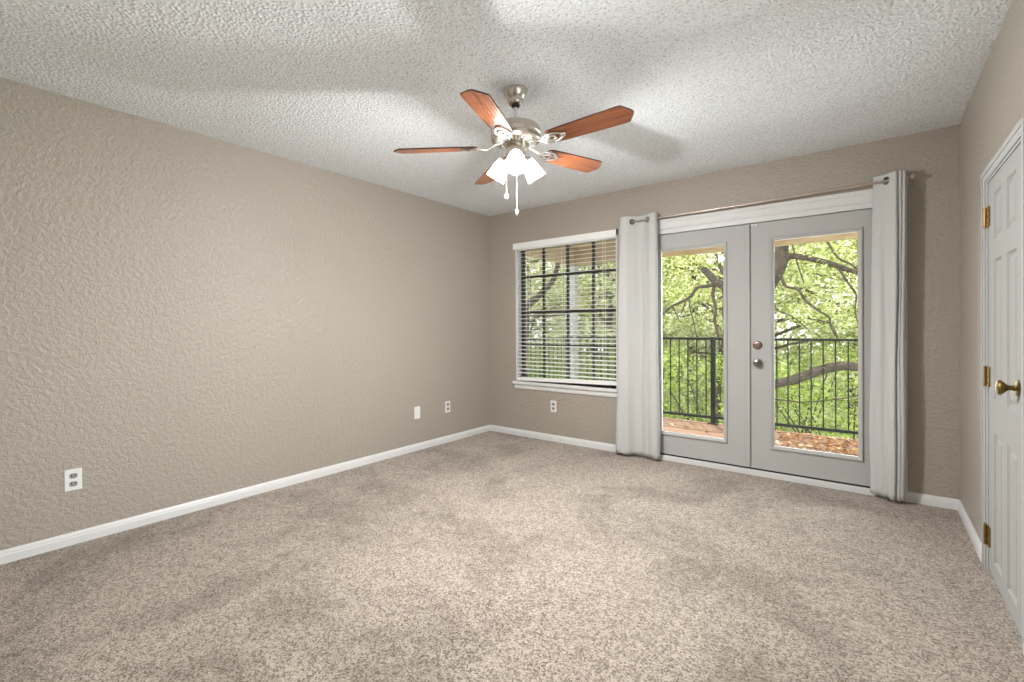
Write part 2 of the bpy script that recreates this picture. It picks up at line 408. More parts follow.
def leaf(x0, x1, gx0, gx1, gz0, gz1):
    bm = new(); y0, y1, z0, z1 = .012, .056, .055, 1.979
    box(bm, x0, gx0, y0, y1, z0, z1); box(bm, gx1, x1, y0, y1, z0, z1)
    box(bm, gx0, gx1, y0, y1, z0, gz0); box(bm, gx0, gx1, y0, y1, gz1, z1)
    lf = sub('door_leaf', bm, DOORW, fd)
    bm = new(); w_ = .030                                # raised glazing frame: outer bead and inner slope
    P = [(0, 0), (.003, -.012), (.010, -.014), (.018, -.010), (w_, -.002), (w_, .014)]
    x = (gx0-.024, gx1+.024); z = (gz0-.024, gz1+.024)
    loops = [[bm.verts.new((x[0]+d, y0+o, z[0]+d)), bm.verts.new((x[1]-d, y0+o, z[0]+d)), bm.verts.new((x[1]-d, y0+o, z[1]-d)), bm.verts.new((x[0]+d, y0+o, z[1]-d))] and
             [Vector((x[0]+d, y0+o, z[0]+d)), Vector((x[1]-d, y0+o, z[0]+d)), Vector((x[1]-d, y0+o, z[1]-d)), Vector((x[0]+d, y0+o, z[1]-d))] for d, o in P]
    bmesh.ops.delete(bm, geom=list(bm.verts), context='VERTS')
    V = [[bm.verts.new(v) for v in lp] for lp in loops]
    for a, b_ in zip(V, V[1:]):
        for k in range(4): bm.faces.new((a[k], a[(k+1) % 4], b_[(k+1) % 4], b_[k]))
    sub('glazing_frame', bm, DOORW, lf)
    bm = new(); box(bm, gx0, gx1, .030, .036, gz0, gz1); sub('glass_pane', bm, GLASS, lf)
    return lf
GZ0, GZ1 = .244, 1.838
lfL = leaf(1.803, 2.6985, 1.975, 2.503, GZ0, GZ1)
bm = new(); box(bm, 2.660, 2.695, -.004, .012, .058, 1.976, .004); sub('astragal', bm, DOORW, lfL)
lfR = leaf(2.7005, 3.537, 2.856, 3.387, GZ0, GZ1)
RX = Matrix.Rotation(PI/2, 4, 'X')                      # local +z -> world -y
def at(x, y, z): return Matrix.Translation((x, y, z)) @ RX
bm = new(); lathe(bm, [(.033, 0), (.033, .006), (.028, .012), (.017, .014), (.016, .020)], 28, at(2.748, .012, 1.023)); 
bm2 = new()
db = sub('deadbolt', bm, COPPER, lfR, True); db['label'] = 'oil-bronze round deadbolt'
bm = new(); lathe(bm, [(.033, 0), (.033, .006), (.025, .010), (.012, .014), (.012, .020), (.024, .026), (.0285, .034), (.026, .042), (.014, .046), (.012, .044)], 28, at(2.748, .012, .884))
kb = sub('door_knob', bm, PEWTER, lfR, True); kb['label'] = 'dark pewter round knob'
bm = new(); box(bm, 2.705, 2.745, .004, .014, 1.962, 1.972); box(bm, 2.738, 2.746, .002, .014, 1.945, 1.968)
sub('top_catch', bm, TRIM, lfR)

# ---------------------------------------------------------------- panel door on the right wall
pd = empty('door_2', (W, -1.25, 0), label='white six-panel interior door with brass hinges', cat='door', kind='structure')
bm = new()
def yc(a0, a1, x0, x1, z0, z1, bev=0): box(bm, x0, x1, min(a0,a1), max(a0,a1), z0, z1, bev)
for a, b_ in ((-.845, -.898), (-1.608, -1.661)):
    yc(a, b_, W-.009, W, 0, 1.858)
    o = (a, a-.018) if a == -.845 else (b_+.018, b_)
    yc(o[0], o[1], W-.013, W-.008, 0, 1.890)
yc(-.845, -1.661, W-.009, W, 1.858, 1.912); yc(-.845, -1.661, W-.013, W-.008, 1.890, 1.912, .002)
yc(-.890, -.928, W-.003, W+T, 0, 1.848); yc(-1.578, -1.616, W-.003, W+T, 0, 1.848); yc(-.890, -1.616, W-.003, W+T, 1.848, 1.875)
yc(-.928, -.94, W+.04, W+.06, 0, 1.85); yc(-1.566, -1.578, W+.04, W+.06, 0, 1.85)
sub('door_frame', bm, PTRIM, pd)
# leaf with recessed and raised panels
bm = new(); LY0, LY1, LZ0, LZ1 = -1.576, -.930, .012, 1.846
cols = [(-1.478, -1.312), (-1.212, -1.048)]; rows = [(.085, .680), (.835, 1.468), (1.562, 1.772)]
ys = sorted({LY0, LY1, *[v for c_ in cols for v in c_]}); zs = sorted({LZ0, LZ1, *[v for c_ in rows for v in c_]})
xf = W+.001
gv = {}
def gvert(x, y, z):
    k = (round(x, 5), round(y, 5), round(z, 5))
    if k not in gv: gv[k] = bm.verts.new(k)
    return gv[k]
for i in range(len(ys)-1):
    for j in range(len(zs)-1):
        a, b_, c_, d_ = ys[i], ys[i+1], zs[j], zs[j+1]
        if (a, b_) in cols and (c_, d_) in rows:
            lv = [(0, 0), (.008, .009), (.020, .010), (.034, .003), (.038, .002)]
            V = [[gvert(xf+dx, a+s, c_+s), gvert(xf+dx, b_-s, c_+s), gvert(xf+dx, b_-s, d_-s), gvert(xf+dx, a+s, d_-s)] for s, dx in lv]
            for p, q in zip(V, V[1:]):
                for k in range(4): bm.faces.new((p[k], p[(k+1) % 4], q[(k+1) % 4], q[k]))
            bm.faces.new(V[-1])
        else: bm.faces.new((gvert(xf, a, c_), gvert(xf, b_, c_), gvert(xf, b_, d_), gvert(xf, a, d_)))
box(bm, xf+.0105, xf+.036, LY0, LY1, LZ0, LZ1)
for (a, b_, c_, d_) in ((LY0, LY0, LZ0, LZ1), (LY1, LY1, LZ0, LZ1)):
    bm.faces.new([bm.verts.new(v) for v in ((xf, a, c_), (xf+.012, a, c_), (xf+.012, a, d_), (xf, a, d_))])
for z in (LZ0, LZ1): bm.faces.new([bm.verts.new(v) for v in ((xf, LY0, z), (xf, LY1, z), (xf+.012, LY1, z), (xf+.012, LY0, z))])
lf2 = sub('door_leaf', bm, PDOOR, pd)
RY = Matrix.Rotation(-PI/2, 4, 'Y')
bm = new(); lathe(bm, [(.031, 0), (.031, .004), (.025, .008), (.013, .010), (.0095, .016), (.0095, .026), (.013, .032), (.021, .039), (.0275, .047), (.0285, .052), (.025, .058), (.015, .062), (.004, .063)], 28, Matrix.Translation((xf, -1.512, .932)) @ RY)
k2 = sub('door_knob', bm, DBRASS, lf2, True); k2['label'] = 'antique brass door knob'
for z in (1.683, .928, .172):
    bm = new()
    box(bm, W-.010, W-.0055, -.926, -.888, z-.046, z+.046); box(bm, W-.006, W+.003, -.972, -.930, z-.046, z+.046)
    tube(bm, [(W-.011, -.928, z-.047), (W-.011, -.928, z+.047)], .0065, seg=12)
    for zz in (-.03, 0, .03):
        for yy, xx in ((-.906, W-.010), (-.952, W-.006)): lathe(bm, [(.0055, 0), (.003, .0025)], 10, Matrix.Translation((xx, yy, z+zz)) @ RY)
    h = sub('hinge', bm, [BRASS, DARKSLOT], pd, True); h['label'] = 'brass butt hinge'
    for p in h.data.polygons:
        if abs(p.center.x) < .0135 and p.area < 2.6e-5 and abs(abs(p.center.y + 1.25 - 1.25) - 0) >= 0 and min(abs(p.center.y-1.25+2.15-.0), 9) >= 0 and (abs(p.center.y-.344) < .012 or abs(p.center.y-.298) < .012) and p.area > 1e-7:
            p.material_index = 1

# ================================================================= OUTLETS
def outlet(name, origin, rot, label, blank=False, group=None):
    t = empty(name, origin, label=label, cat='outlet' if not blank else 'wall plate', group=group); t.rotation_euler = (0, 0, rot)
    bm = new(); box(bm, -.036, .036, -.006, 0, -.0585, .0585, .003)
    obj('cover_plate', bm, PLATE, t)
    if blank:
        for z in (-.045, .045):
            bm = new(); lathe(bm, [(.0035, 0), (.003, .0012)], 12, Matrix.Translation((0, -.006, z)) @ RX); obj('screw', bm, PLATE, t)
        return t
    for z in (.022, -.022):
        bm = new(); pts = [(.0175*math.cos(a)*1.0, max(-.0135, min(.0135, .0175*math.sin(a)))) for a in [2*PI*k/24 for k in range(24)]]
        prism(bm, pts, 0, .002)
        bmesh.ops.transform(bm, matrix=Matrix.Translation((0, -.0055, z)) @ RX, verts=bm.verts)
        rc = obj('receptacle', bm, GREYREC if True else PLATE, t)
        bm = new(); box(bm, -.0095, -.0050, -.0080, -.0070, z-.003, z+.009); box(bm, .0050, .0095, -.0080, -.0070, z-.002, z+.008)
        lathe(bm, [(.0028, 0), (.0028, .0008)], 12, Matrix.Translation((0, -.0072, z-.0075)) @ RX)
        obj('socket_slots', bm, DARKSLOT, rc)
    bm = new(); lathe(bm, [(.0032, 0), (.0026, .0012)], 12, Matrix.Translation((0, -.006, 0)) @ RX); obj('screw', bm, PLATE, t)
    return t
outlet('wall_outlet', (0, -3.517, .352), PI/2, 'white duplex outlet at the near end of the long left wall')
outlet('wall_outlet', (0, -.671, .363), PI/2, 'white duplex outlet on the left wall next to the blank plate')
outlet('wall_outlet', (.860, 0, .359), 0, 'white duplex outlet under the window')
outlet('blank_wall_plate', (0, -1.078, .361), PI/2, 'blank white cover plate without sockets on the left wall', True)

# ================================================================= CURTAINS AND ROD
RY0, RZ0 = -.085, 2.118
rd = empty('curtain_rod', (2.65, RY0, RZ0), label='slim brushed nickel curtain rod with ball ends over the french doors', cat='curtain rod')
bm = new(); tube(bm, [(1.70, RY0, RZ0-.006), (2.70, RY0, RZ0)], .0075, seg=16); sub('inner_tube', bm, ROD, rd, True)
bm = new(); tube(bm, [(2.66, RY0, RZ0), (3.648, RY0, RZ0+.018)], .0092, seg=16); sub('outer_tube', bm, ROD, rd, True)
for x, z, s in ((1.705, RZ0-.006, -1), (3.642, RZ0+.018, 1)):
    bm = new(); lathe(bm, [(.010, 0), (.010, .006), (.006, .009), (.006, .012), (.013, .017), (.0185, .026), (.0185, .033), (.013, .042), (.004, .046)], 24,
                      Matrix.Translation((x, RY0, z)) @ Matrix.Rotation(s*PI/2, 4, 'Y'))
    sub('finial', bm, ROD, rd, True)
for x in (1.728, 2.60, 3.640):
    bm = new(); z = RZ0-.004 + (x-1.6)*.009
    tube(bm, [(x, 0, z-.012), (x, RY0, z-.012)], .005, seg=10); tube(bm, [(x, RY0, z-.016), (x, RY0-.010, z-.010), (x, RY0-.011, z+.004)], .004, seg=8)
    lathe(bm, [(.018, 0), (.018, .004)], 16, at(x, 0, z-.012))
    sub('bracket', bm, ROD, rd, True)

def curtain(label, prof, z_top, z_bot, grom, seed, sl, sr):
    rnd = random.Random(seed)
    P = catmull([(x, y, 0) for x, y in prof], 14)
    # even out along the length
    d = [0]; 
    for a, b_ in zip(P, P[1:]): d.append(d[-1] + (b_-a).length)
    nu = int(d[-1]/.0055); Q = []
    j = 0
    for i in range(nu+1):
        s = d[-1]*i/nu
        while j < len(d)-2 and d[j+1] < s: j += 1
        t_ = (s-d[j])/max(1e-9, d[j+1]-d[j]); Q.append(P[j].lerp(P[j+1], min(1, t_)))
    zs_ = [z_top - .0055*k for k in range(22)]
    nb = 60
    zs_ += [zs_[-1] + (z_bot-zs_[-1])*(k+1)/nb for k in range(nb)]
    cx = sum(q.x for q in Q)/len(Q)
    t = empty('curtain', (cx, RY0, z_bot), label=label, cat='curtain')
    bm = new(); G = []
    ph = [rnd.uniform(0, 6.28) for _ in range(8)]
    for z in zs_:
        v = (z_top-z)/(z_top-z_bot); row = []
        for i, q in enumerate(Q):
            u = i/nu
            a = .010*min(1, v*3)
            ox = a*.5*math.sin(ph[0]+u*9+v*3) + (u*sr - (1-u)*sl)*v + .004*v*math.sin(ph[1]+v*11+u*4)
            oy = a*(math.sin(ph[2]+u*21+v*1.5)*.6 + math.sin(ph[3]+u*37-v*2.2)*.35) + .006*v*math.sin(ph[4]+v*9+u*6)
            oz = 0
            if v > .985: oz = .006*math.sin(ph[5]+u*30) + .004*math.sin(ph[6]+u*71)
            yy = min(q.y + oy, -.030)
            row.append(bm.verts.new((q.x+ox-cx, yy-RY0, z+oz-z_bot)))
        G.append(row)
    for a, b_ in zip(G, G[1:]):
        for i in range(nu): bm.faces.new((a[i], a[i+1], b_[i+1], b_[i]))
    # grommet holes
    cents = []
    for gx, gz in grom:
        i = min(range(len(Q)), key=lambda k: abs(Q[k].x-gx) + abs(Q[k].y-RY0)*2)
        tan = (Q[min(i+2, nu)] - Q[max(i-2, 0)]).normalized()
        cents.append((Vector((Q[i].x-cx, Q[i].y-RY0, gz-z_bot)), tan))
    kill = [f_ for f_ in bm.faces if any((f_.calc_center_median()-c_).length < .0185 for c_, _ in cents)]
    bmesh.ops.delete(bm, geom=kill, context='FACES')
    cl = obj('curtain_cloth', bm, CURT, t, 'all')
    md = cl.modifiers.new('thickness', 'SOLIDIFY'); md.thickness = .0022; md.offset = 0
    for c_, tan in cents:
        nrm = Vector((tan.y, -tan.x, 0)); bm = new()
        mt = Matrix((tan, Vector((0,0,1)), nrm)).transposed().to_4x4(); mt.translation = c_
        tube(bm, [mt @ Vector((.0215*math.cos(2*PI*k/28), .0215*math.sin(2*PI*k/28), 0)) for k in range(28)], .0050, seg=8, closed=True, flat=.6)
        obj('grommet', bm, DARKPEW, t, 'all')
    return t
curtain('white grommet curtain panel between the window and the left door leaf',
        [(1.636, -.060), (1.644, -.100), (1.672, -.122), (1.720, -.114), (1.758, -.086), (1.792, -.060), (1.830, -.052), (1.868, -.062), (1.900, -.086), (1.928, -.106), (1.958, -.112), (1.978, -.100), (1.984, -.070)],
        2.163, .026, [(1.758, RZ0-.005), (1.900, RZ0-.004)], 4, .045, .008)
curtain('white grommet curtain panel at the right end of the rod near the panel door',
        [(3.466, -.045), (3.490, -.056), (3.514, -.068), (3.540, -.088), (3.566, -.118), (3.582, -.130), (3.592, -.124), (3.596, -.112), (3.600, -.112), (3.604, -.122), (3.611, -.124), (3.615, -.112), (3.619, -.111), (3.625, -.120), (3.633, -.120), (3.638, -.100), (3.639, -.060)],
        2.180, .030, [(3.538, RZ0+.016)], 9, .018, -.006)

# ================================================================= CEILING FAN
fan = empty('ceiling_fan', FAN, label='five-blade cherry wood ceiling fan with nickel motor and three lit shades', cat='ceiling fan')
def z_(z): return z - FAN.z + .012
bm = new(); lathe(bm, [(.066, 0), (.066, -.007), (.062, -.017), (.056, -.029), (.050, -.040), (.042, -.048), (.043, -.055), (.042, -.065), (.036, -.074), (.022, -.079)], 40); obj('canopy', bm, NICKEL, fan, True)
bm = new(); lathe(bm, [(.021, -.076), (.023, -.083), (.020, -.091), (.012, -.094)], 24); obj('hanger_ball', bm, BLACK, fan, True)
bm = new(); lathe(bm, [(.0115, -.088), (.0115, -.205)], 20); obj('downrod', bm, PALE_NICKEL, fan, True)
bm = new(); lathe(bm, [(.020, z_(2.262)), (.026, z_(2.245)), (.055, z_(2.240)), (.105, z_(2.236)), (.126, z_(2.228)), (.134, z_(2.212)), (.134, z_(2.190)), (.130, z_(2.186)), (.130, z_(2.176)), (.134, z_(2.172)), (.130, z_(2.158)), (.112, z_(2.146)), (.070, z_(2.138)), (.030, z_(2.136))], 56); obj('motor_housing', bm, NICKEL, fan, True)
bm = new()                                            # vented lower plate
for k in range(28):
    a = 2*PI*k/28; tube(bm, [(.075*math.cos(a), .075*math.sin(a), z_(2.1365)), (.108*math.cos(a), .108*math.sin(a), z_(2.1425))], .0032, seg=6)
obj('vent_ribs', bm, PALE_NICKEL, fan)
bm = new(); lathe(bm, [(.046, z_(2.138)), (.050, z_(2.128)), (.050, z_(2.098)), (.055, z_(2.092)), (.055, z_(2.074)), (.046, z_(2.060)), (.028, z_(2.050)), (.010, z_(2.047))], 40); obj('switch_housing', bm, NICKEL, fan, True)
# blades
BZ = 2.124
def blade_bm():
    bm = new()
    e = [(.205, .044), (.225, .055), (.30, .058), (.45, .062), (.596, .066), (.613, .064), (.644, .020), (.652, .0)]
    outl = e + [(x, -y) for x, y in e[::-1][1:]]
    prism(bm, outl, -.004, .003)
    bmesh.ops.bevel(bm, geom=[ed for ed in bm.edges if abs(ed.verts[0].co.z-ed.verts[1].co.z) < 1e-6], offset=.0012, segments=1, affect='EDGES')
    return bm
def iron_bm():
    bm = new()
    tube(bm, [(.085, 0, .020), (.115, .002, .012), (.145, -.004, -.004), (.172, 0, -.011)], .0095, .0085, seg=10, sub=5, flat=.55)
    # leaf-shaped open loop with two scrolls
    up_ = [(.168, .006, -.011), (.185, .026, -.011), (.215, .036, -.010), (.250, .032, -.010), (.285, .012, -.009), (.296, 0, -.009)]
    for s in (1, -1): tube(bm, [(x, y*s, z) for x, y, z in up_], .0075, .006, seg=8, sub=5, flat=.55)
    for s in (1, -1): tube(bm, [(.172, 0, -.011), (.195, .006*s, -.011), (.225, .017*s, -.011), (.245, .010*s, -.011), (.238, .001*s, -.011)], .006, .005, seg=8, sub=5, flat=.55)
    for x, y in ((.214, .034), (.214, -.034), (.286, 0)): lathe(bm, [(.011, -.014), (.011, -.004)], 14, Matrix.Translation((x, y, 0)))
    return bm
bme = ime = None
for k in range(5):
    ang = math.radians(3 + 72*k)
    if bme is None:
        b0 = obj('blade', blade_bm(), [CHERRY, BLADE_EDGE], fan); bme = b0.data
        for p in bme.polygons:
            if abs(p.normal.z) < .9: p.material_index = 1
        i0 = obj('blade_iron', iron_bm(), PALE_NICKEL, b0, True); ime = i0.data
    else:
        b0 = bpy.data.objects.new('blade', bme); C.objects.link(b0); b0.parent = fan
        i0 = bpy.data.objects.new('blade_iron', ime); C.objects.link(i0); i0.parent = b0
    b0.location = (0, 0, z_(BZ)); b0.rotation_euler = (Matrix.Rotation(math.radians(-2.2), 3, Vector((-.61, .79, 0))) @ Matrix.Rotation(ang, 3, 'Z') @ Matrix.Rotation(math.radians(-12), 3, 'X')).to_euler()
# lamp arms, shades and bulbs
for k in range(3):
    ang = math.radians(307 + 120*k); ca, sa = math.cos(ang), math.sin(ang)
    p0 = Vector((.066*ca, .066*sa, z_(2.070))); ax = Vector((.58*ca, .58*sa, -.815)).normalized()
    mt = ax.to_track_quat('Z', 'Y').to_matrix().to_4x4(); mt.translation = p0
    bm = new(); tube(bm, [(.030*ca, .030*sa, z_(2.084)), (.052*ca, .052*sa, z_(2.084)), p0 + ax*.004], .010, .011, seg=12, sub=5)
    lathe(bm, [(.014, -.012), (.026, -.006), (.028, .006), (.024, .014)], 24, mt); obj('lamp_arm', bm, NICKEL, fan, True)
    bm = new(); lathe(bm, [(.024, .004), (.030, .012), (.036, .026), (.042, .050), (.046, .075), (.050, .100), (.0535, .114), (.0515, .114), (.048, .100), (.044, .075), (.040, .050), (.034, .027), (.028, .014)], 36, mt, caps=False)
    sh = obj('lamp_shade', bm, SHADE, fan, 'all'); sh['label'] = 'frosted white bell glass shade'
    bm = new(); lathe(bm, [(.012, .014), (.013, .034), (.020, .050), (.0255, .066), (.024, .080), (.016, .090), (.005, .094)], 24, mt); obj('light_bulb', bm, BULB, sh, 'all')
    ld = bpy.data.lights.new('fan_lamp', 'POINT'); ld.energy = LAMP_W; ld.color = (.985, .99, .99); ld.shadow_soft_size = .03
    lo = bpy.data.objects.new('fan_lamp', ld); C.objects.link(lo); lo.parent = fan; lo.location = p0 + ax*.100
# pull chains
vr = Vector((math.cos(yaw), -math.sin(yaw), 0)); vt = Vector((-vr.y, vr.x, 0))
for (off, zb, lab) in ((vr*-.050 + vt*-.02, 1.868, 'short'), (vr*.004 + vt*-.035, 1.782, 'long')):
    bm = new(); tube(bm, [(off.x, off.y, z_(2.062)), (off.x, off.y, z_(zb))], .0011, seg=6)
    for i in range(int((2.055-zb)/.005)): bmesh.ops.create_icosphere(bm, subdivisions=1, radius=.0018, matrix=Matrix.Translation((off.x, off.y, z_(2.055-i*.005))))
    ch = obj('pull_chain', bm, CHAIN, fan)
    bm = new(); lathe(bm, [(.002, .004), (.006, 0), (.010, -.010), (.011, -.017), (.008, -.025), (.003, -.028)] if lab == 'short' else [(.002, .004), (.005, 0), (.0075, -.008), (.008, -.014), (.006, -.026), (.002, -.032)], 16, Matrix.Translation((off.x, off.y, z_(zb))))
    obj('pull_knob', bm, PLATE, ch, True)

# ================================================================= BALCONY
DE = 1.94                                             # outer edge of the deck
bm = new(); y = T+.005; rnd = random.Random(2)
while y < DE-.02:
    box(bm, -.10, 5.2, y, min(y+.136, DE), -.045, -.004 + rnd.uniform(-.001, .001), .004); y += .142
box(bm, -.10, 5.2, T, DE-.01, -.25, -.046)
struct('deck', bm, DECK, 'weathered reddish wooden balcony deck outside the french doors', 'deck')
bm = new(); y = T-.01
while y < 2.0:
    box(bm, -.12, 5.2, y, y+.135, 2.30, 2.322, .004); y += .138
struct('porch_ceiling', bm, PINE, 'tan pine boards roofing the balcony', 'porch ceiling')
bm = new(); box(bm, -.06, 5.2, 1.86, 1.94, 2.070, 2.31, .004); box(bm, -.06, 5.2, 1.93, 1.965, 2.13, 2.33, .004); box(bm, -.06, .04, T, 1.86, 2.080, 2.31, .004)
struct('porch_beam', bm, PINE, 'tan wooden beam along the edge of the balcony roof', 'beam')
bm = new(); box(bm, -.12, 5.3, T, 2.25, 2.325, 2.40); struct('porch_roof', bm, GROUND if False else PINE, 'roof decking over the balcony', 'roof')
pp = empty('porch_post', (0.0, 1.90, -.004), label='white square porch post at the balcony corner, seen through the blind', cat='post')
bm = new(); box(bm, -.048, .048, -.048, .048, 0, 2.075, .004); obj('post_shaft', bm, POSTW, pp)
bm = new(); box(bm, -.058, .058, -.058, .058, 0, .12, .004); obj('post_base', bm, POSTW, pp)
bm = new(); box(bm, -.056, .056, -.056, .056, 1.98, 2.073, .004); obj('post_cap', bm, POSTW, pp)

def railing(label, p0, p1, posts, n_bal, first):
    p0, p1 = Vector(p0), Vector(p1); d = (p1-p0).normalized(); ln = (p1-p0).length
    t = empty('balcony_railing', p0, label=label, cat='railing'); t.rotation_euler = (0, 0, math.atan2(d.y, d.x))
    bm = new(); box(bm, 0, ln, -.019, .019, 1.014, 1.042, .003); obj('top_rail', bm, IRON, t)
    bm = new(); box(bm, 0, ln, -.014, .014, .060, .092, .003); obj('bottom_rail', bm, IRON, t)
    for x in posts:
        bm = new(); box(bm, x-.025, x+.025, -.025, .025, 0, 1.05, .002); box(bm, x-.055, x+.055, -.05, .03, 0, .010); obj('rail_post', bm, IRON, t)
    bm = new(); box(bm, -.0062, .0062, -.0062, .0062, .085, 1.02); me = None
    for k in range(n_bal):
        x = first + k*.1085
        if any(abs(x-q) < .03 for q in posts): continue
        if me is None: o = obj('baluster', bm, IRON, t); me = o.data
        else: o = bpy.data.objects.new('baluster', me); C.objects.link(o); o.parent = t
        o.location = (x, 0, 0)
railing('dark iron railing along the outer balcony edge', (.062, 1.895, -.004), (5.15, 1.895, -.004), [1.870, 3.66, 5.10], 47, .052)
railing('dark iron railing on the short end of the balcony beyond the window', (0, .16, -.004), (0, 1.835, -.004), [.03], 16, .10)

# leaf cards --------------------------------------------------------------
def leaf_mesh(name, centers, size, rng, m, parent, flat=False, label=None):
    n = len(centers)
    c = np.asarray(centers, dtype=np.float64)
    s = size*rng.uniform(.6, 1.35, n)
    th = rng.uniform(0, 2*PI, n); 
    if flat:
        nz = np.stack([rng.normal(0, .25, n), rng.normal(0, .25, n), np.ones(n)], 1)
    else:
        nz = rng.normal(0, 1, (n, 3)); nz[:, 2] = np.abs(nz[:, 2]) + .25
    nz /= np.linalg.norm(nz, axis=1)[:, None]
    ref = np.stack([np.cos(th), np.sin(th), np.zeros(n)], 1)
    u = ref - nz*(ref*nz).sum(1)[:, None]; u /= np.linalg.norm(u, axis=1)[:, None] + 1e-9
    v = np.cross(nz, u)
    fold = nz*(s*.12)[:, None]
    P = np.stack([c - u*s[:, None]*.5, c + v*s[:, None]*.28 + fold, c + u*s[:, None]*.55, c - v*s[:, None]*.28 + fold], 1).reshape(-1, 3)
    me = bpy.data.meshes.new(name)
    me.vertices.add(4*n); me.vertices.foreach_set('co', P.astype(np.float32).ravel())
    me.loops.add(6*n); me.polygons.add(2*n)
    b4 = (np.arange(n)*4)[:, None]
    me.loops.foreach_set('vertex_index', (b4 + np.array([0, 3, 2, 0, 2, 1])).ravel().astype(np.int32))
    me.polygons.foreach_set('loop_start', (np.arange(2*n)*3).astype(np.int32))
    me.update(calc_edges=True); me.validate(); me.materials.append(m)
    o = bpy.data.objects.new(name, me); C.objects.link(o)
    if parent: o.parent = parent
    return o
def blob_points(blobs, rng):
    out_ = []
    for (cx, cy, cz), (rx, ry, rz), n in blobs:
        d = rng.normal(0, 1, (n, 3)); d /= np.linalg.norm(d, axis=1)[:, None]
        r = rng.uniform(.25, 1, n)**.5
        out_.append(np.array([cx, cy, cz]) + d*r[:, None]*np.array([rx, ry, rz]))
    return np.concatenate(out_)

# dry leaves lying on the deck
rng = np.random.default_rng(5)
n = 2600; xs = rng.uniform(1.2, 4.6, n); ysx = rng.uniform(.2, 1.83, n)
dens = np.clip((xs-2.2)/.9, .05, 1)*np.clip(1.25-.35*np.abs(ysx-.9), .3, 1)
kp = rng.uniform(0, 1, n) < dens
tag(leaf_mesh('leaf_litter', np.stack([xs[kp], ysx[kp], rng.uniform(.004, .018, kp.sum())], 1), .055, rng, LITTER, None, True),
    'fallen orange-brown dry leaves scattered over the balcony deck', 'leaves', kind='stuff')

# ================================================================= GROUND AND TREES
bm = new()
NX, NY = 40, 30
gr = [[bm.verts.new((-22+44*i/NX, .6+26*j/NY, -2.9 + .16*(26*j/NY)*.55 + .18*math.sin(i*1.3+j*.7) + .12*math.sin(i*.6-j*1.9))) for i in range(NX+1)] for j in range(NY+1)]
for j in range(NY):
    for i in range(NX): bm.faces.new((gr[j][i], gr[j][i+1], gr[j+1][i+1], gr[j+1][i]))
struct('ground', bm, GROUND, 'green wooded slope below the balcony', 'ground')
def gz(x, y): return -2.9 + .16*(y-.6)*.55

def tree(label, base, limbs, blobs, leaf_size, m, seed, group=None, cat='tree', name='oak_tree'):
    rnd = random.Random(seed); rg = np.random.default_rng(seed)
    B_ = Vector(base); t = empty(name, B_, label=label, cat=cat, group=group)
    bm = new()
    for pts, r0, r1 in limbs: tube(bm, [Vector(p)-B_ for p in pts], r0, r1, seg=9, sub=5, wob=.07, rnd=rnd)
    obj('trunk', bm, BARK, t, 'all')
    pts = blob_points(blobs, rg) - np.array(base)
    leaf_mesh('foliage', pts, leaf_size, rg, m, t)
    return t
